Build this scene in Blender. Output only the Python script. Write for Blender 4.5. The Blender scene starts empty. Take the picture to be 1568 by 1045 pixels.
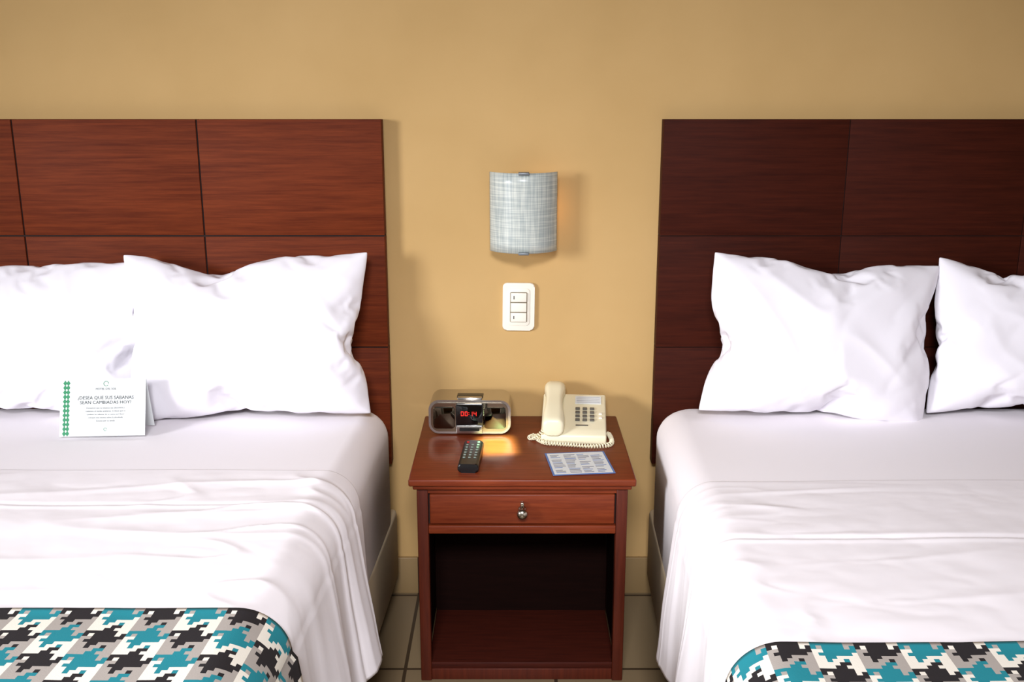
import bpy, bmesh, math, random, time
from mathutils import Vector, Matrix, noise, Euler
random.seed(3)
scene = bpy.context.scene
scene.view_settings.view_transform = 'Standard'
scene.view_settings.look = 'None'
scene.view_settings.exposure = 0.0

# ------------------------------------------------------------ helpers
def lin(c):
    return tuple(((v/255)/12.92 if v/255 <= 0.04045 else ((v/255+0.055)/1.055)**2.4) for v in c) + (1.0,)

def link(o, parent=None):
    scene.collection.objects.link(o)
    if parent: o.parent = parent
    return o

def empty(name, loc=(0,0,0), rot=(0,0,0)):
    e = bpy.data.objects.new(name, None)
    e.empty_display_size = 0.05
    e.location = loc; e.rotation_euler = rot
    return link(e)

def mat_base(name, col, rough=0.5, metal=0.0, spec=0.5, coat=0.0):
    m = bpy.data.materials.new(name); m.use_nodes = True
    b = m.node_tree.nodes['Principled BSDF']
    b.inputs['Base Color'].default_value = lin(col)
    b.inputs['Roughness'].default_value = rough
    b.inputs['Metallic'].default_value = metal
    b.inputs['Specular IOR Level'].default_value = spec
    b.inputs['Coat Weight'].default_value = coat
    return m

def N(m, t, **kw):
    n = m.node_tree.nodes.new(t)
    for k, v in kw.items(): setattr(n, k, v)
    return n
def L(m, a, b): m.node_tree.links.new(a, b)

def add_bump(m, scale=200, strength=0.1, dist=0.001, stretch=(1,1,1), detail=3):
    b = m.node_tree.nodes['Principled BSDF']
    tc = N(m,'ShaderNodeTexCoord'); mp = N(m,'ShaderNodeMapping')
    mp.inputs['Scale'].default_value = stretch
    nz = N(m,'ShaderNodeTexNoise'); nz.inputs['Scale'].default_value = scale; nz.inputs['Detail'].default_value = detail
    bp = N(m,'ShaderNodeBump'); bp.inputs['Strength'].default_value = strength; bp.inputs['Distance'].default_value = dist
    L(m,tc.outputs['Object'],mp.inputs['Vector']); L(m,mp.outputs['Vector'],nz.inputs['Vector'])
    L(m,nz.outputs['Fac'],bp.inputs['Height']); L(m,bp.outputs['Normal'],b.inputs['Normal'])
    return m

def noise_color(m, c1, c2, scale, stretch=(1,1,1), detail=4, lo=0.3, hi=0.7, rough=0.5):
    b = m.node_tree.nodes['Principled BSDF']
    tc = N(m,'ShaderNodeTexCoord'); mp = N(m,'ShaderNodeMapping')
    mp.inputs['Scale'].default_value = stretch
    nz = N(m,'ShaderNodeTexNoise'); nz.inputs['Scale'].default_value = scale
    nz.inputs['Detail'].default_value = detail; nz.inputs['Roughness'].default_value = rough
    cr = N(m,'ShaderNodeValToRGB')
    cr.color_ramp.elements[0].position = lo; cr.color_ramp.elements[0].color = lin(c1)
    cr.color_ramp.elements[1].position = hi; cr.color_ramp.elements[1].color = lin(c2)
    L(m,tc.outputs['Object'],mp.inputs['Vector']); L(m,mp.outputs['Vector'],nz.inputs['Vector'])
    L(m,nz.outputs['Fac'],cr.inputs['Fac']); L(m,cr.outputs['Color'],b.inputs['Base Color'])
    return m

def wood(name, c1, c2, stretch, rough=0.38, spec=0.4):
    m = mat_base(name, c1, rough, spec=spec)
    noise_color(m, c1, c2, 6, stretch, detail=8, lo=0.32, hi=0.72, rough=0.65)
    add_bump(m, 9, 0.12, 0.0006, stretch, 8)
    return m

def obj_from_bm(name, bm, mat=None, parent=None, smooth=True):
    me = bpy.data.meshes.new(name)
    bmesh.ops.recalc_face_normals(bm, faces=bm.faces[:])
    bm.to_mesh(me); bm.free()
    if mat: me.materials.append(mat)
    if smooth:
        for p in me.polygons: p.use_smooth = True
    o = bpy.data.objects.new(name, me)
    return link(o, parent)

def sharp(o, ang=35):
    me = o.data
    bm = bmesh.new(); bm.from_mesh(me)
    for e in bm.edges:
        if len(e.link_faces) == 2 and e.calc_face_angle(0) > math.radians(ang): e.smooth = False
    bm.to_mesh(me); bm.free()
    return o

def box(name, x0,x1,y0,y1,z0,z1, mat, parent=None, bevel=0.0, seg=2):
    bm = bmesh.new()
    bmesh.ops.create_cube(bm, size=1)
    for v in bm.verts:
        v.co = Vector(((x0+x1)/2+v.co.x*(x1-x0), (y0+y1)/2+v.co.y*(y1-y0), (z0+z1)/2+v.co.z*(z1-z0)))
    if bevel > 0:
        bmesh.ops.bevel(bm, geom=bm.edges[:], offset=bevel, segments=seg, profile=0.5, affect='EDGES')
    o = obj_from_bm(name, bm, mat, parent, smooth=bevel>0)
    if bevel > 0: sharp(o, 50)
    return o

def rrect_pts(w, h, r, n=8):
    pts = []
    for cx, cy, a0 in ((w/2-r,h/2-r,0),(-w/2+r,h/2-r,90),(-w/2+r,-h/2+r,180),(w/2-r,-h/2+r,270)):
        for i in range(n+1):
            a = math.radians(a0+90*i/n)
            pts.append((cx+r*math.cos(a), cy+r*math.sin(a)))
    return pts

def extrude_profile(name, pts, y0, y1, mat, parent=None, bevel=0.0, seg=2, off=(0,0), inner=None):
    """profile in XZ extruded along Y"""
    bm = bmesh.new()
    a = [bm.verts.new((p[0]+off[0], y0, p[1]+off[1])) for p in pts]
    b = [bm.verts.new((p[0]+off[0], y1, p[1]+off[1])) for p in pts]
    n = len(pts)
    f1 = bm.faces.new(a); f2 = bm.faces.new(b[::-1])
    for i in range(n): bm.faces.new((a[i], a[(i+1)%n], b[(i+1)%n], b[i]))
    if bevel > 0:
        es = list(f1.edges)+list(f2.edges)
        bmesh.ops.bevel(bm, geom=es, offset=bevel, segments=seg, profile=0.5, affect='EDGES')
    o = obj_from_bm(name, bm, mat, parent)
    return sharp(o, 40)

def lathe(name, prof, mat, parent=None, n=32, loc=(0,0,0), rot=(0,0,0)):
    """prof: (radius, axial z)"""
    bm = bmesh.new(); rings = []
    for r, z in prof:
        rings.append([bm.verts.new((r*math.cos(2*math.pi*i/n), r*math.sin(2*math.pi*i/n), z)) for i in range(n)])
    for k in range(len(rings)-1):
        for i in range(n):
            bm.faces.new((rings[k][i], rings[k][(i+1)%n], rings[k+1][(i+1)%n], rings[k+1][i]))
    bm.faces.new(rings[0]); bm.faces.new(rings[-1][::-1])
    bmesh.ops.remove_doubles(bm, verts=bm.verts[:], dist=1e-6)
    o = obj_from_bm(name, bm, mat, parent)
    o.location = loc; o.rotation_euler = rot
    return o

def tube(name, pts, r, mat, parent=None, n=8):
    bm = bmesh.new(); rings = []
    up = Vector((0,0,1)); prevn = None
    P = [Vector(p) for p in pts]
    for i, p in enumerate(P):
        t = (P[min(i+1,len(P)-1)]-P[max(i-1,0)]).normalized()
        if prevn is None:
            a = up if abs(t.dot(up)) < 0.9 else Vector((1,0,0))
            nn = t.cross(a).normalized()
        else:
            nn = (prevn - t*prevn.dot(t)).normalized()
        prevn = nn; bb = t.cross(nn)
        rings.append([bm.verts.new(p+nn*r*math.cos(2*math.pi*k/n)+bb*r*math.sin(2*math.pi*k/n)) for k in range(n)])
    for k in range(len(rings)-1):
        for i in range(n):
            bm.faces.new((rings[k][i], rings[k][(i+1)%n], rings[k+1][(i+1)%n], rings[k+1][i]))
    bm.faces.new(rings[0]); bm.faces.new(rings[-1][::-1])
    return obj_from_bm(name, bm, mat, parent)

def text(name, body, size, loc, rot, mat, parent=None, align='LEFT', ext=0.0):
    c = bpy.data.curves.new(name, 'FONT'); c.body = body; c.size = size; c.align_x = align
    c.extrude = ext; c.resolution_u = 2
    o = bpy.data.objects.new(name, c); o.data.materials.append(mat)
    o.location = loc; o.rotation_euler = rot
    return link(o, parent)

def catmull(pts, m=12):
    P = [Vector(p) for p in pts]; out = []
    for i in range(len(P)-1):
        p0 = P[max(i-1,0)]; p1=P[i]; p2=P[i+1]; p3=P[min(i+2,len(P)-1)]
        for k in range(m):
            t=k/m
            out.append(0.5*((2*p1)+(-p0+p2)*t+(2*p0-5*p1+4*p2-p3)*t*t+(-p0+3*p1-3*p2+p3)*t**3))
    out.append(P[-1]); return out

# ------------------------------------------------------------ materials
M_wall = mat_base('wall_paint', (198,163,108), 0.75, spec=0.2)
noise_color(M_wall, (192,157,102), (201,166,111), 3, detail=5)
add_bump(M_wall, 60, 0.15, 0.001)
M_ceil = add_bump(mat_base('ceiling_paint', (96,80,60), 0.9), 60, 0.1)
M_woodL = wood('mahogany_grain_x', (88,34,14), (122,54,24), (1.2,25,25), .6, .12)
M_woodR = wood('mahogany_shaded_x', (50,18,10), (70,27,15), (1.2,25,25), .6, .08)  # same wood as left headboard, dimmer light on this side put into the colour
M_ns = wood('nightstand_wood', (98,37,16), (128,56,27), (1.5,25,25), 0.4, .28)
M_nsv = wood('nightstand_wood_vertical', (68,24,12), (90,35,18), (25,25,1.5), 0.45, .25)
M_dark = mat_base('groove_dark', (28,10,6), 0.8)
M_sheet = add_bump(mat_base('white_cotton', (247,242,245), 0.85, spec=0.2), 900, 0.06, 0.0004)
M_sheet.node_tree.nodes['Principled BSDF'].inputs['Sheen Weight'].default_value = 0.1
M_case = add_bump(mat_base('pillowcase_cotton', (241,238,244), 0.85, spec=0.2), 900, 0.06, 0.0004)
M_base = add_bump(mat_base('bed_base_fabric', (206,188,156), 0.8), 400, 0.2)
M_cream = mat_base('cream_plastic', (236,228,196), 0.35)
M_white = mat_base('white_plastic', (242,237,222), 0.3)
M_black = mat_base('black_plastic', (14,14,15), 0.35)
M_gloss = mat_base('black_gloss', (10,9,9), 0.06, coat=0.5)
M_silver = mat_base('silver_metal', (190,186,180), 0.22, 1.0)
M_mirror = mat_base('mirror_metal', (150,138,116), 0.05, 1.0)
M_steel = mat_base('brushed_nickel', (190,182,165), 0.25, 1.0)
M_key = mat_base('phone_key', (96,92,84), 0.5)
M_keyg = mat_base('remote_key', (120,132,122), 0.5)
M_red = mat_base('red_key', (190,30,25), 0.4)
M_text = mat_base('print_ink', (40,50,46), 0.8)
M_ink2 = mat_base('print_ink_grey', (110,112,125), 0.8)
M_paper = mat_base('white_paper', (222,226,226), 0.7)
M_blue = mat_base('blue_print', (90,120,175), 0.7)
M_led = mat_base('red_led', (255,30,20), 0.5)
bb = M_led.node_tree.nodes['Principled BSDF']
bb.inputs['Emission Color'].default_value = (1,0.03,0.02,1); bb.inputs['Emission Strength'].default_value = 1.6

def tile_mat(name):
    m = mat_base(name, (130,112,86), 0.4)
    b = m.node_tree.nodes['Principled BSDF']
    tc = N(m,'ShaderNodeTexCoord'); mp = N(m,'ShaderNodeMapping')
    mp.inputs['Location'].default_value = (0.235, 0.02, 0)
    br = N(m,'ShaderNodeTexBrick'); br.offset = 0.0; br.squash = 1.0
    br.inputs['Color1'].default_value = lin((132,114,86)); br.inputs['Color2'].default_value = lin((124,106,80))
    br.inputs['Mortar'].default_value = lin((56,44,32))
    br.inputs['Scale'].default_value = 1.0; br.inputs['Mortar Size'].default_value = 0.004
    br.inputs['Brick Width'].default_value = 0.33; br.inputs['Row Height'].default_value = 0.33
    L(m,tc.outputs['Object'],mp.inputs['Vector']); L(m,mp.outputs['Vector'],br.inputs['Vector'])
    L(m,br.outputs['Color'],b.inputs['Base Color'])
    return m
M_tile = tile_mat('floor_tile')
M_skirt = mat_base('skirting_tile', (150,124,84), 0.4)

# ------------------------------------------------------------ room shell
XL, XR, YF, ZC = -3.2, 2.6, -4.2, 2.6
box('floor', XL-.1, XR+.1, YF-.1, .1, -.06, 0, M_tile)
box('wall_back', XL-.1, XR+.1, 0, .1, 0, ZC, M_wall)
box('wall_right', XR, XR+.1, YF, 0, 0, ZC, M_wall)
box('ceiling', XL-.1, XR+.1, YF-.1, .1, ZC, ZC+.08, M_ceil)
# left wall with window opening
wl = empty('wall_left')
LY0, LY1, LZ0, LZ1 = -3.6, -1.9, .7, 2.2
box('pier_front', XL-.1, XL, YF, LY0, 0, ZC, M_wall, wl)
box('pier_back', XL-.1, XL, LY1, 0, 0, ZC, M_wall, wl)
box('lintel', XL-.1, XL, LY0, LY1, LZ1, ZC, M_wall, wl)
box('sill', XL-.1, XL, LY0, LY1, 0, LZ0, M_wall, wl)
w2 = empty('window_2')
for i,(a,b_) in enumerate(((LY0,LY0+.05),((LY0+LY1)/2-.03,(LY0+LY1)/2+.03),(LY1-.05,LY1))):
    box('stile_%d'%(i+1), XL-.07, XL-.02, a, b_, LZ0, LZ1, M_white, w2)
for i,(a,b_) in enumerate(((LZ0,LZ0+.05),(LZ1-.05,LZ1))):
    box('rail_%d'%(i+1), XL-.07, XL-.02, LY0+.05, LY1-.05, a, b_, M_white, w2)
# front wall with window opening
WX0, WX1, WZ0, WZ1 = -1.6, 1.4, 0.8, 2.45
wf = empty('wall_front')
box('pier_left', XL, WX0, YF-.1, YF, 0, ZC, M_wall, wf)
box('pier_right', WX1, XR, YF-.1, YF, 0, ZC, M_wall, wf)
box('lintel', WX0, WX1, YF-.1, YF, WZ1, ZC, M_wall, wf)
box('sill', WX0, WX1, YF-.1, YF, 0, WZ0, M_wall, wf)
win = empty('window_1')
for i,(a,b_) in enumerate(((WX0,WX0+.05),((WX0+WX1)/2-.03,(WX0+WX1)/2+.03),(WX1-.05,WX1))):
    box('stile_%d'%(i+1), a, b_, YF-.07, YF-.02, WZ0, WZ1, M_white, win)
for i,(a,b_) in enumerate(((WZ0,WZ0+.05),(WZ1-.05,WZ1))):
    box('rail_%d'%(i+1), WX0+.05, WX1-.05, YF-.07, YF-.02, a, b_, M_white, win)
# tile skirting
bs = empty('baseboard_back')
k = 0
x = -0.235-0.33*9
while x < XR:
    a = max(x, XL); c = min(x+.328, XR)
    box('skirting_tile_%d'%k, a, c, -.01, 0, 0, .098, M_skirt, bs, 0.0015)
    x += .33; k += 1
box('skirting_grout', XL, XR, -.007, 0, 0, .096, M_dark, bs)

# ------------------------------------------------------------ headboards
def headboard(x0, sgn, mat, vx, g):
    h = empty('headboard', (x0, -.001, 0.36))
    w = 1.241; ztop = 1.175-.36; T = .036
    zs = [0, .652-.36, .915-.36, ztop]
    xs = [0, vx, vx*2-.002, w] if sgn > 0 else [0, -vx, -2*vx, -w]
    lo, hi = min(xs), max(xs)
    box('backing_board', lo+.001, hi-.001, -T+.004, 0, .001, ztop-.001, M_dark, h)
    xx = sorted(xs)
    for i in range(3):
        for j in range(3):
            a = xx[i] + (g if i > 0 else 0); b_ = xx[i+1] - (g if i < 2 else 0)
            c = zs[j] + (g if j > 0 else 0); d = zs[j+1] - (g if j < 2 else 0)
            box('panel_%d_%d'%(i,j), a, b_, -T, -.002, c, d, mat, h, 0.0009)
    return h
headboard(-.291, -1, M_woodL, .411, .0018)
headboard(.338, 1, M_woodR, .414, .0010)

# ------------------------------------------------------------ beds
def fbm(x, y, z=0, o=4):
    return noise.fractal(Vector((x,y,z)), 1.0, 2.0, o)
def ridge(v): return max(0,(1-abs(v)))**3

def grid_obj(name, nx, ny, fn, mat, parent, thick=0.0):
    bm = bmesh.new()
    V = [[bm.verts.new(fn(i/(nx-1), j/(ny-1))) for i in range(nx)] for j in range(ny)]
    for j in range(ny-1):
        for i in range(nx-1):
            bm.faces.new((V[j][i],V[j][i+1],V[j+1][i+1],V[j+1][i]))
    me = bpy.data.meshes.new(name); bm.normal_update(); bm.to_mesh(me); bm.free()
    me.materials.append(mat)
    for p in me.polygons: p.use_smooth = True
    o = bpy.data.objects.new(name, me); link(o, parent)
    if thick:
        s = o.modifiers.new('thickness','SOLIDIFY'); s.thickness = thick; s.offset = 1
    return o

def shear(parent, k):
    for c in parent.children:
        if c.type == 'MESH':
            for v in c.data.vertices: v.co.x += k*v.co.y

def section(s, W, Zt, r):
    a = abs(s); sg = 1 if s >= 0 else -1
    flat = W-r; arc = r*math.pi/2
    if a <= flat: return sg*a, Zt, 0.0
    if a <= flat+arc:
        t = (a-flat)/r
        return sg*(flat+r*math.sin(t)), Zt-r+r*math.cos(t), 0.0
    d = a-flat-arc
    return sg*W, Zt-r-d, d

ZB = .52
def make_bed(cx, k, y_start, y_stitch, seed, flare):
    bed = empty('bed', (cx, 0, 0))
    W = .635; y_foot = -1.98
    box('base_frame', -W+.0, W-.0, y_foot+.02, -.05, .07, .252, M_base, bed, .012, 3)
    for i,(lx,ly) in enumerate(((-W+.08,-.12),(W-.08,-.12),(-W+.08,-1.9),(W-.08,-1.9))):
        box('leg_%d'%(i+1), lx-.03, lx+.03, ly-.03, ly+.03, 0, .075, M_dark, bed, .004)
    bm = bmesh.new(); bmesh.ops.create_cube(bm, size=1)
    for v in bm.verts:
        v.co = Vector((v.co.x*2*(W-.003), (y_foot-.045)/2+v.co.y*(abs(y_foot)-.045), .380+v.co.z*.28))
    bmesh.ops.bevel(bm, geom=[e for e in bm.edges if abs(e.verts[0].co.z-e.verts[1].co.z)>.1], offset=.09, segments=8, profile=.5, affect='EDGES')
    top = [e for e in bm.edges if e.verts[0].co.z>.5 and e.verts[1].co.z>.5 and len(e.link_faces)==2 and e.calc_face_angle(0)>.8]
    bmesh.ops.bevel(bm, geom=top, offset=.062, segments=8, profile=.5, affect='EDGES')
    obj_from_bm('mattress', bm, M_sheet, bed)
    # top sheet
    r = .07; Ws = W+.003; Zt = ZB+.0025
    Lmax = (Ws-r)+r*math.pi/2+.27
    def wr(x, y):
        h = .0030*fbm(x*3+seed, y*3) + .0012*fbm(x*9+seed, y*14, 2)
        n1 = noise.noise(Vector((x*1.3+seed, y*9, 5)))
        h += .007*ridge(n1*2.6)*max(0, noise.noise(Vector((x*1.7, y*2, seed)))+.28)
        n2 = noise.noise(Vector((x*4.5+y*2+seed*2, y*11-x, 8)))
        h += .0055*ridge(n2*3.0)*max(0, noise.noise(Vector((x*2.7+5, y*3, seed)))+.15)
        return h
    def top_fn(u, v):
        y = y_start + (y_foot-.02-y_start)*(v**1.25)
        s = (u*2-1)*Lmax
        x, z, d = section(s, Ws, Zt, r)
        sg = 1 if s > 0 else -1
        ramp = min(1, (y_start-y)/.05)
        yy = y + (1-v)**6*(.010*noise.noise(Vector((x*2.5+seed,0,1))) )
        band = 1.0 if y > y_stitch else 0.0
        h = abs(wr(x, yy))*ramp + .0005 + band*.0015 - .0025*math.exp(-((y-y_stitch)/.005)**2) + .0022*math.exp(-((y-y_stitch+.010)/.007)**2)
        h = max(h, 0)
        if d <= 0:
            q_ = min(1.0, max(0.0, (abs(s)-(Ws-r))/(r*1.57)))
            x += sg*h*q_; z += h*(1-q_)
            yy -= .02*q_**2
        else:
            q = min(1, d/.27)
            fold = math.sin(y*26+seed*3+2*noise.noise(Vector((y*4,seed,0))))*.5 + noise.noise(Vector((y*7+seed, d*1.5, 3)))*.8
            x += sg*(.002+h + flare*q + .020*q*(fold+.3))
            z += .012*q*noise.noise(Vector((y*5,seed,7)))
            yy -= .02
            yy += q*.02*noise.noise(Vector((d*9, seed, 2)))
            if y > y_start-.10: yy += -.05*q*math.exp(-((y-y_start)/.05)**2)*0.6
        return (x, yy, z)
    grid_obj('top_sheet', 280, 260, top_fn, M_sheet, bed, .002)
    shear(bed, k)
    return bed

M_run = bpy.data.materials.new('houndstooth_fabric'); M_run.use_nodes = True
b_ = M_run.node_tree.nodes['Principled BSDF']; b_.inputs['Roughness'].default_value = .85
at = N(M_run,'ShaderNodeAttribute'); at.attribute_name = 'weave'; L(M_run, at.outputs['Color'], b_.inputs['Base Color'])
add_bump(M_run, 500, .3, .0008)

COL = {'black': lin((26,21,24)), 'teal': lin((18,128,140)), 'cream': lin((234,228,214)), 'grey': lin((168,160,152))}
def runner(bedx, seed, y0, flip, k):
    bed_r = empty('bed_runner', (bedx, 0, 0))
    W = .635+.010; r = .074; Zt = ZB+.012
    px = .0072
    Lm = (W-r)+r*math.pi/2+.24
    nx = int(2*Lm/px); ny = int(.62/px)
    def fn(u, v):
        s = (u*2-1)*Lm
        y = y0 - v*.62
        x, z, d = section(s, W, Zt, r)
        sg = 1 if s > 0 else -1
        h = .003*abs(fbm(x*3+seed, y*3, 1, 3))+.002*math.exp(-(v/.02)**2)
        yy = y + .004*noise.noise(Vector((x*3+seed,0,0)))
        if d <= 0: z += h
        else:
            q = min(1, d/.27)
            x += sg*(.004+h+.045*q+.010*q*math.sin(y*20+seed))
        return (x, yy, z)
    o = grid_obj('woven_cloth', nx+1, ny+1, fn, M_run, bed_r, .003)
    me = o.data
    ca = me.color_attributes.new('weave', 'FLOAT_COLOR', 'CORNER')
    for p in me.polygons:
        i = p.index % nx; j = p.index // nx
        if flip: i = nx-1-i
        wd = (i % 8) < 4; fd = (j % 8) < 4
        tw = ((i+j) % 4) < 2
        dark = wd if tw else fd
        m_, n_ = (i+2)//8, (j+2)//8
        if dark: c = COL['black'] if (m_+n_) % 2 == 0 else COL['teal']
        else: c = COL['cream'] if ((i+2)//8 + (j+6)//8) % 2 == 0 else COL['grey']
        for li in p.loop_indices: ca.data[li].color = c
    shear(bed_r, k)
    return bed_r

CL, CR = -.912, .970
KL, KR = .043, .038
make_bed(CL, KL, -.49, -.655, 1.3, .028)
make_bed(CR, KR, -.545, -.79, 7.7, .012)
runner(CL, 1.3, -1.038, False, KL)
runner(CR, 4.1, -1.128, False, KR)

# ------------------------------------------------------------ pillows (cloth inflated once, then posed)
def pillow_mesh(seed, w=.56, h=.42, nx=76, ny=56, frames=26, press=3.8):
    bm = bmesh.new()
    def P(i, j, side):
        s = i/(nx-1)*2-1; t = j/(ny-1)*2-1
        e = min(1, (1-abs(s))*6)*min(1,(1-abs(t))*6)
        X = s*w/2*(1+.05*(1-t*t)*abs(s)**2); Z = t*h/2*(1+.09*(1-s*s)*abs(t)**2)
        return Vector((X, side*(.012*e+.0008)+.008*e*noise.noise(Vector((s*2.5+seed,t*2.5,side*3))), Z))
    F = {}; B = {}
    for j in range(ny):
        for i in range(nx):
            F[i,j] = bm.verts.new(P(i,j,-1))
            edge = i in (0,nx-1) or j in (0,ny-1)
            B[i,j] = F[i,j] if edge else bm.verts.new(P(i,j,1))
            if edge: F[i,j].co.y = 0
    for j in range(ny-1):
        for i in range(nx-1):
            bm.faces.new((F[i,j],F[i+1,j],F[i+1,j+1],F[i,j+1]))
            bm.faces.new((B[i,j],B[i,j+1],B[i+1,j+1],B[i+1,j]))
    me = bpy.data.meshes.new('pillow_case'); bm.normal_update(); bm.to_mesh(me); bm.free()
    o = bpy.data.objects.new('tmp_pillow', me); link(o)
    c = o.modifiers.new('Cloth','CLOTH'); st = c.settings
    st.quality = 6; st.mass = .15; st.use_pressure = True; st.uniform_pressure_force = press
    st.tension_stiffness = 15; st.compression_stiffness = 15; st.shear_stiffness = 5; st.bending_stiffness = .06
    st.effector_weights.gravity = 0.0; st.tension_damping = 8; st.compression_damping = 8; st.air_damping = 3
    c.collision_settings.use_collision = False
    t0 = time.time()
    c.point_cache.frame_start = 1; c.point_cache.frame_end = frames
    for f in range(1, frames+1):
        scene.frame_set(f)
        if time.time()-t0 > 60: break
    dg = bpy.context.evaluated_depsgraph_get()
    me2 = bpy.data.meshes.new_from_object(o.evaluated_get(dg))
    bpy.data.objects.remove(o)
    scene.frame_set(1)
    return me2

def place_pillow(base, cx, cy, zc, W, H, T, lean, roll, seed, yaw=0, mirror=1, amp=1.0, dip=(0,0,.3)):
    me = base.copy()
    xs=[v.co.x for v in me.vertices]; ys=[v.co.y for v in me.vertices]; zs=[v.co.z for v in me.vertices]
    sx = W/(max(xs)-min(xs)); sy = T/(max(ys)-min(ys)); sz = H/(max(zs)-min(zs))
    for v in me.vertices:
        s = v.co.x*sx/(W/2)*mirror; t = v.co.z*sz/(H/2)
        x = v.co.x*sx*mirror; y = v.co.y*sy; z = v.co.z*sz
        e = max(0,1-abs(s)**3)*max(0,1-abs(t)**3)
        y *= 1.0 - .25*t
        n = noise.noise(Vector((s*1.2+seed, t*1.2, 0)))
        y += .012*n*e
        z += .010*noise.noise(Vector((s*1.6+seed, 3, t)))*(t+1)/2
        z -= dip[0]*math.exp(-((s-dip[1])/dip[2])**2)*max(0,(t+.3)/1.3)**1.5
        x += .010*noise.noise(Vector((seed, t*1.5, s)))
        # soft creases running down from the upper corners
        cr = ridge(noise.noise(Vector(((s+t*.6)*2.0+seed, (t-s*.5)*.7, 1.7)))*2.0)
        cr2 = ridge(noise.noise(Vector(((s-t*.8)*2.6+seed*2, (t+s*.5)*.8, 4.7)))*2.2)
        f = e*(1 if y < 0 else 0)*amp
        y += (-.009*cr + .005*cr2)*f
        v.co = (x, y, z)
    if mirror < 0: me.flip_normals()
    me.materials.clear(); me.materials.append(M_case)
    for p in me.polygons: p.use_smooth = True
    o = bpy.data.objects.new('pillow', me); link(o)
    o.rotation_euler = (math.radians(-lean), math.radians(roll), math.radians(yaw))
    o.location = (cx, cy, zc)
    s = o.modifiers.new('Subdivision','SUBSURF'); s.levels = 1; s.render_levels = 1
    return o
pm1 = pillow_mesh(1.0)
pm2 = pillow_mesh(9.0)
place_pillow(pm2, -1.105, -.125, .697, .54, .365, .14, 10, 1, 3, amp=.7)
place_pillow(pm1, -.592, -.140, .705, .545, .38, .155, 12, -1.5, 5, amp=.8, dip=(.028,-.25,.35))
place_pillow(pm1, .690, -.135, .697, .515, .375, .16, 11, 4, 21, 0, -1, amp=.6, dip=(.018,-.05,.3))
place_pillow(pm2, 1.210, -.125, .692, .54, .352, .15, 10, 1.5, 12, amp=.5)

# ------------------------------------------------------------ nightstand
ns = empty('nightstand', (.021, 0, 0))
TZ = .472
M_inner = wood('interior_shade_wood',(18,7,5),(26,10,7),(1.5,25,25),.8,.05)  # near-black wood, shade of the open compartment put into the colour
box('top', -.232, .232, -.413, -.004, TZ-.016, TZ, M_ns, ns, .004, 3)
box('top_moulding', -.224, .224, -.405, -.012, TZ-.026, TZ-.015, M_ns, ns, .003, 2)
for i,(a,c) in enumerate(((-.217,-.194),(.194,.217))):
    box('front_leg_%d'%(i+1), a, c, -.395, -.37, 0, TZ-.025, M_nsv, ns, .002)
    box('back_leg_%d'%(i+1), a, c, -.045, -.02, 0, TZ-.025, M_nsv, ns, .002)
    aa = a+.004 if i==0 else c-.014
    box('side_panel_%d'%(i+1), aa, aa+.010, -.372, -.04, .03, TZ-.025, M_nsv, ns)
    bx = -.2035 if i==0 else .2025
    box('side_shade_sheet_%d'%(i+1), bx, bx+.001, -.37, -.16, .04, .345, M_inner, ns)  # thin dark sheet added over the side panel to stand for interior shade
box('rail_top', -.194, .194, -.392, -.372, .434, TZ-.025, M_ns, ns)
box('rail_under_drawer', -.194, .194, -.396, -.372, .345, .363, M_ns, ns, .002)
box('drawer_recess', -.194, .194, -.382, -.376, .36, .436, M_dark, ns)
box('drawer_front', -.191, .191, -.394, -.374, .3655, .432, M_ns, ns, .003)
box('drawer_box', -.185, .185, -.374, -.06, .36, .43, M_dark, ns)
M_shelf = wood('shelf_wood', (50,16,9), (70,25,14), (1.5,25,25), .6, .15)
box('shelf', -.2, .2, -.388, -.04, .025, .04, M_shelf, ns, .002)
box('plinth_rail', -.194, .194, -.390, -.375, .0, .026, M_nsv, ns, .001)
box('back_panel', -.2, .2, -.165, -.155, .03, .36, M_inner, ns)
lathe('knob', [(0.0001,0),(.009,0),(.008,.003),(.0045,.006),(.004,.012),(.009,.016),(.0115,.021),(.010,.026),(.005,.029),(0.0001,.0295)],
      M_steel, ns, 28, (.0, -.394, .398), (math.radians(90),0,0))
box('knob_pull', -.0035, .0035, -.405, -.394, .405, .418, M_steel, ns, .002)

# ------------------------------------------------------------ wall sconce
sc = empty('wall_sconce', (.026, 0, .972))
M_glass = bpy.data.materials.new('linen_glass'); M_glass.use_nodes = True
g = M_glass.node_tree; pb = g.nodes['Principled BSDF']
pb.inputs['Roughness'].default_value = .3
tc = N(M_glass,'ShaderNodeTexCoord')
def lines(scale_v, sc_, lo, hi):
    mp = N(M_glass,'ShaderNodeMapping'); mp.inputs['Scale'].default_value = scale_v
    nz = N(M_glass,'ShaderNodeTexNoise'); nz.inputs['Scale'].default_value = sc_; nz.inputs['Detail'].default_value = 2
    L(M_glass, tc.outputs['UV'], mp.inputs['Vector']); L(M_glass, mp.outputs['Vector'], nz.inputs['Vector'])
    mr = N(M_glass,'ShaderNodeMapRange'); mr.inputs['From Min'].default_value = lo; mr.inputs['From Max'].default_value = hi
    L(M_glass, nz.outputs['Fac'], mr.inputs['Value']); return mr.outputs['Result']
v1 = lines((1,.03,1), 60, .42, .62); h1 = lines((.03,1,1), 60, .42, .62)
mx = N(M_glass,'ShaderNodeMath', operation='ADD'); L(M_glass, v1, mx.inputs[0]); L(M_glass, h1, mx.inputs[1])
cr = N(M_glass,'ShaderNodeValToRGB')
cr.color_ramp.elements[0].position = 0; cr.color_ramp.elements[0].color = lin((160,170,168))
cr.color_ramp.elements[1].position = 1; cr.color_ramp.elements[1].color = lin((216,220,210))
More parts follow.
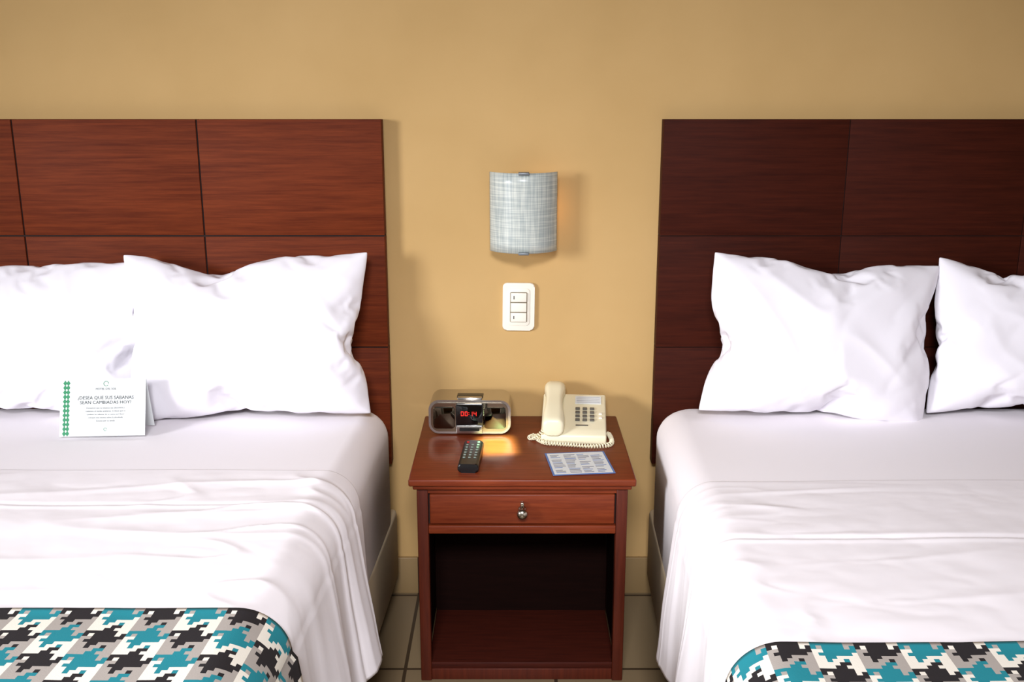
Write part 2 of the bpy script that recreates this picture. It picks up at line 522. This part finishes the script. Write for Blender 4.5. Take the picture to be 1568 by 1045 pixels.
hm = N(M_glass,'ShaderNodeMath', operation='MULTIPLY'); hm.inputs[1].default_value = .5
L(M_glass, mx.outputs[0], hm.inputs[0]); L(M_glass, hm.outputs[0], cr.inputs['Fac']); L(M_glass, cr.outputs['Color'], pb.inputs['Base Color'])
def sconce_shade():
    bm = bmesh.new(); uvl = bm.loops.layers.uv.new('UVMap')
    n = 40; m = 8; V = []
    for j in range(m+1):
        row = []
        for i in range(n+1):
            a = math.radians(-68+136*i/n)
            R = .0765/math.sin(math.radians(68))
            row.append(bm.verts.new((R*math.sin(a), -.095+R-R*math.cos(a), -.089+.178*j/m)))
        V.append(row)
    for j in range(m):
        for i in range(n):
            f = bm.faces.new((V[j][i],V[j][i+1],V[j+1][i+1],V[j+1][i]))
            for l,(a,b) in zip(f.loops, ((i,j),(i+1,j),(i+1,j+1),(i,j+1))): l[uvl].uv = (a/n, b/m)
    me = bpy.data.meshes.new('glass_shade'); bm.to_mesh(me); bm.free(); me.materials.append(M_glass)
    for p in me.polygons: p.use_smooth = True
    o = bpy.data.objects.new('glass_shade', me); link(o, sc)
    s = o.modifiers.new('t','SOLIDIFY'); s.thickness = .004
sconce_shade()
M_clip = mat_base('clip_grey', (130,136,140), .4, .6)
box('back_plate', -.035, .035, -.012, -.0005, -.06, .06, M_white, sc, .003)
box('arm', -.01, .01, -.085, -.01, -.01, .01, M_steel, sc, .002)
box('stem', -.006, .006, -.088, -.078, -.088, .088, M_steel, sc, .002)
for i, zz in enumerate((-.0915,.0855)):
    box('clip_%d'%(i+1), -.012, .012, -.103, -.083, zz, zz+.006, M_clip, sc, .0015)
lathe('bulb', [(.0001,-.04),(.008,-.038),(.014,-.025),(.015,0),(.012,.02),(.008,.03),(.0001,.032)], M_white, sc, 20, (.03,-.05,0))
pl = bpy.data.lights.new('bulb_glow','POINT'); pl.energy = .10; pl.color = (1,.5,.2); pl.shadow_soft_size = .012
po = bpy.data.objects.new('bulb_glow', pl); po.location = (.048,-.055,0); link(po, sc)

# ------------------------------------------------------------ light switch
sw = empty('light_switch', (.0155, -.0005, .743), (0, math.radians(0.6), 0))
extrude_profile('plate', rrect_pts(.075,.114,.010), -.009, 0, M_white, sw, .003, 3)
extrude_profile('frame', rrect_pts(.050,.088,.006), -.0115, -.008, M_white, sw, .001, 2)
extrude_profile('recess', rrect_pts(.040,.072,.003), -.0122, -.011, mat_base('switch_gap',(120,108,84),.6), sw)
for i, zz in enumerate((.0238, 0, -.0238)):
    o = box('rocker_%d'%(i+1), -.0185, .0185, -.0165, -.0115, zz-.0108, zz+.0108, M_white, sw, .0012)
    if i != 1: box('mark_%d'%(i+1), -.012, -.010, -.0168, -.0160, zz-.004, zz+.004, M_dark, sw)

# ------------------------------------------------------------ alarm clock / speaker dock
ck = empty('alarm_clock', (-.0965, -.145, TZ), (0,0,math.radians(-1)))
M_spk = mat_base('speaker_tint', (96,86,72), .05, 1.0)
extrude_profile('body', rrect_pts(.187,.080,.024,10), 0, .085, M_silver, ck, .004, 3, (0,.044))
extrude_profile('front_panel', rrect_pts(.176,.068,.019,10), -.003, .003, M_mirror, ck, .0015, 2, (0,.044))
extrude_profile('speaker_grille_1', rrect_pts(.050,.052,.008,8), -.0038, -.002, M_spk, ck, .0006, 2, (-.058,.043))
extrude_profile('speaker_grille_2', rrect_pts(.050,.052,.008,8), -.0038, -.002, M_spk, ck, .0006, 2, (.058,.043))
extrude_profile('display_housing', rrect_pts(.062,.062,.004,4), -.010, 0, M_gloss, ck, .001, 2, (0,.046))
extrude_profile('display_shelf', rrect_pts(.060,.020,.003,4), -.014, -.004, M_silver, ck, .002, 2, (0,.018))
extrude_profile('display_shelf_slot', rrect_pts(.045,.008,.002,4), -.0146, -.012, M_black, ck, .0, 2, (0,.019))
SEG = {'0':'abcdef','1':'bc','4':'bcfg'}
def digit(ch, x0, z0, w, h, nm):
    th = .0009
    S = {'a':(x0,x0+w,z0+h-th,z0+h),'d':(x0,x0+w,z0,z0+th),'g':(x0,x0+w,z0+h/2-th/2,z0+h/2+th/2),
         'f':(x0,x0+th,z0+h/2,z0+h),'e':(x0,x0+th,z0,z0+h/2),'b':(x0+w-th,x0+w,z0+h/2,z0+h),'c':(x0+w-th,x0+w,z0,z0+h/2)}
    for s in SEG[ch]:
        a = S[s]; box('%s_%s'%(nm,s), a[0],a[1], -.0108,-.0099, a[2],a[3], M_led, ck)
for i,(ch,xx) in enumerate((('0',-.019),('0',-.010),('1',.001),('4',.010))):
    digit(ch, xx, .050, .006, .010, 'digit_%d'%i)
for i,zz in enumerate((.053,.057)): box('colon_%d'%i, -.0015,-.0003, -.0108,-.0099, zz, zz+.0012, M_led, ck)
box('dock_tray', -.03, .03, .02, .05, .0835, .086, M_black, ck, .001)
box('snooze_button', -.028, .028, .008, .02, .083, .0875, M_silver, ck, .0015)
for i, sx in enumerate((-.06,.06)): box('foot_%d'%(i+1), sx-.01, sx+.01, .01, .075, 0, .006, M_black, ck, .001)

# ------------------------------------------------------------ remote control
rc = empty('remote_control', (-.087, -.305, TZ), (0,0,math.radians(-3)))
extrude_profile('shell', rrect_pts(.043,.020,.007,6), -.072, .072, M_black, rc, .004, 3, (0,.010))
for r_ in range(7):
    for c_ in range(3):
        if r_ == 0 and c_ == 1: continue
        mm = M_red if (r_ == 0 and c_ == 0) else M_keyg
        bx = (c_-1)*.0115; by = .058-r_*.0155
        box('key_%d_%d'%(r_,c_), bx-.0028, bx+.0028, by-.0028, by+.0028, .0195, .0220, mm, rc, .001)

# ------------------------------------------------------------ telephone
ph = empty('telephone', (.137, -.205, TZ), (0,0,math.radians(-4)))
def phone_body():
    pr = [(0,0),(.165,0),(.168,.062),(.160,.068),(.020,.028),(.002,.020)]
    bm = bmesh.new()
    a = [bm.verts.new((-.073, p[0], p[1])) for p in pr]; b = [bm.verts.new((.073, p[0], p[1])) for p in pr]
    bm.faces.new(a); bm.faces.new(b[::-1])
    for i in range(len(pr)): bm.faces.new((a[i],a[(i+1)%6],b[(i+1)%6],b[i]))
    bmesh.ops.recalc_face_normals(bm, faces=bm.faces[:])
    bmesh.ops.bevel(bm, geom=bm.edges[:], offset=.004, segments=3, profile=.5, affect='EDGES')
    return sharp(obj_from_bm('base', bm, M_cream, ph), 45)
phone_body()
slope = math.atan2(.040, .140)
face = empty('face_frame', (0.022, .020, .0285)); face.parent = ph; face.rotation_euler = (slope,0,0)
for r_ in range(4):
    for c_ in range(3):
        bx = -.006+(c_)*.0165-.008; by = .036+(3-r_)*.0150
        box('key_%d_%d'%(r_,c_), bx-.0052, bx+.0052, by-.0038, by+.0038, 0, .0035, M_key, face, .001)
for c_ in range(2):
    box('function_key_%d'%c_, .034, .042, .042+c_*.016, .049+c_*.016, 0, .003, M_white, face, .001)
box('index_card', -.020, .040, .103, .134, 0, .0012, M_paper, face)
for i in range(4):
    box('index_line_%d'%i, -.017, .037, .108+i*.007, .1086+i*.007, .0012, .0015, M_ink2, face)
box('logo_strip', -.018, .010, .014, .018, 0, .0008, M_key, face)
def handset():
    secs = [(-.004,.020,.018,.036),(.000,.024,.020,.038),(.012,.025,.021,.042),(.035,.0245,.019,.050),(.050,.020,.012,.062),
            (.085,.018,.011,.071),(.120,.020,.012,.080),(.138,.0245,.019,.080),(.160,.025,.021,.078),(.172,.023,.019,.077),(.178,.017,.013,.076)]
    bm = bmesh.new(); rings=[]
    for y,hw,hh,zc in secs:
        rings.append([bm.verts.new((p[0],y,zc+p[1])) for p in rrect_pts(2*hw,2*hh,min(hw,hh)*.75,5)])
    n=len(rings[0])
    for k in range(len(rings)-1):
        for i in range(n): bm.faces.new((rings[k][i],rings[k][(i+1)%n],rings[k+1][(i+1)%n],rings[k+1][i]))
    bm.faces.new(rings[0]); bm.faces.new(rings[-1][::-1])
    o = obj_from_bm('handset', bm, M_cream, ph); o.location=(-.046,0,.0)
    s=o.modifiers.new('s','SUBSURF'); s.levels=1; s.render_levels=1
handset()
cord_path = catmull([(-.066,.006,.030),(-.082,.010,.012),(-.098,.022,.006),(-.088,.034,.006),(-.078,.010,.006),(-.060,-.010,.006),(-.03,-.014,.006),(.0,-.018,.006),(.04,-.024,.006),
                     (.072,-.018,.006),(.084,-.002,.006),(.084,.03,.006),(.079,.06,.006)], 40)
def helix(path, R, pitch):
    out=[]; dist=0; nn=None
    dense=[]
    for i in range(len(path)-1):
        a,b=path[i],path[i+1]; m=max(1,int((b-a).length/(pitch/10)))
        for k in range(m): dense.append(a.lerp(b,k/m))
    for i,p in enumerate(dense):
        t=(dense[min(i+1,len(dense)-1)]-dense[max(0,i-1)]).normalized()
        if nn is None: nn=t.cross(Vector((0,0,1))).normalized()
        nn=(nn-t*nn.dot(t)).normalized(); bbn=t.cross(nn)
        if i>0: dist+=(p-dense[i-1]).length
        a=2*math.pi*dist/pitch
        out.append(p+nn*R*math.cos(a)+bbn*R*math.sin(a))
    return out
tube('coiled_cord', helix(cord_path,.0046,.0062), .0015, M_cream, ph, 6)

# ------------------------------------------------------------ cards
cg = empty('channel_guide_card', (.142, -.324, TZ+.0015), (0,0,math.radians(6)))
box('sheet', -.065, .065, -.064, .064, 0, .0008, M_blue, cg)
box('print_area', -.061, .061, -.060, .060, .0008, .0010, M_paper, cg)
for c_ in range(4):
    for r_ in range(15):
        if random.random()<.1: continue
        x0=-.056+c_*.029; y0=-.054+r_*.0072
        box('row_%d_%d'%(c_,r_), x0, x0+random.uniform(.014,.025), y0, y0+.0026, .0010,.0012, M_blue if (r_+c_)%4==0 else M_ink2, cg)

M_green = mat_base('green_print', (50,140,95), .7)
nc = empty('notice_card', (-.865, -.305, .5275), (math.radians(-20),math.radians(0),math.radians(3)))
box('card_front', -.092, .086, -.0007, .0007, 0, .122, M_paper, nc)
bk = box('card_back', -.092, .086, 0, .0012, 0, .118, M_paper, nc)
bk.location = (0, .001, .121); bk.rotation_euler = (math.radians(180+34),0,0)
for i in range(12):
    for k in range(2):
        bm=bmesh.new(); z0=.006+i*.0097; x0=-.082+k*.0065
        vs=[bm.verts.new((x0+p[0]*.0042,-.0010,z0+p[1]*.0060)) for p in ((0,-1),(1,0),(0,1),(-1,0))]; bm.faces.new(vs)
        obj_from_bm('green_diamond_%d_%d'%(i,k),bm,M_green,nc,False)
RX=(math.radians(90),0,0)
text('headline_1','¿DESEA QUE SUS SÁBANAS',.0098,(0.003,-.0012,.078),RX,M_text,nc,'CENTER')
text('headline_2','SEAN CAMBIADAS HOY?',.0098,(0.003,-.0012,.068),RX,M_text,nc,'CENTER')
for i in range(5):
    text('body_%d'%i,['Deseamos que su estancia sea placentera y','cuidamos el medio ambiente. Si desea que se','cambien las sabanas de su cama, por favor','coloque esta tarjeta sobre la almohada','Gracias por su ayuda'][i],.0046,(0.003,-.0012,.058-i*.0068),RX,M_text,nc,'CENTER')
text('brand_line','HOTEL DEL SOL',.006,(0.003,-.0012,.098),RX,M_text,nc,'CENTER')
tube('emblem',[(.003+.005*math.cos(a*.4),-.0012,.111+.005*math.sin(a*.4)) for a in range(15)],.0005,M_green,nc,5)
tube('footer_emblem',[(.003+.003*math.cos(a*.4),-.0012,.014+.003*math.sin(a*.4)) for a in range(15)],.0004,M_green,nc,5)

# ------------------------------------------------------------ lights
def area(name, loc, target, sx, sy, power, col, spread=180):
    l = bpy.data.lights.new(name,'AREA'); l.shape='RECTANGLE'; l.size=sx; l.size_y=sy
    l.energy=power; l.color=col; l.spread=math.radians(spread)
    o=bpy.data.objects.new(name,l); o.location=loc
    d=Vector(target)-Vector(loc); o.rotation_euler=d.to_track_quat('-Z','Y').to_euler()
    return link(o)
area('window_daylight', (XL+.15, -2.75, 1.40), (.1,-.75,.0), .8, .8, 31, (.95,.96,1), 80)
area('bed_top_fill', (-.1, -3.4, 2.35), (.0,-1.05,.0), .8, .45, 28, (.96,.95,1), 80)  # added fill lamp from front above, brightens the bed tops
area('clock_patch_lamp', (.10, -1.6, 2.3), (-.034,-.212,.472), .070, .085, .60, (.5,.95,.5), 1.2)  # added narrow lamp imitating the light patch reflected off the clock front
w = bpy.data.worlds.new('World'); scene.world = w; w.use_nodes = True
bg = w.node_tree.nodes['Background']; bg.inputs['Color'].default_value=(.80,.88,1,1); bg.inputs['Strength'].default_value=.6

# ------------------------------------------------------------ camera
cam = bpy.data.cameras.new('camera'); cam.lens=35; cam.sensor_width=36; cam.clip_start=.05
co = bpy.data.objects.new('camera', cam); link(co)
co.location=(0,-2.3,1.24); co.rotation_euler=(math.radians(90-14.2),0,0)
scene.camera = co
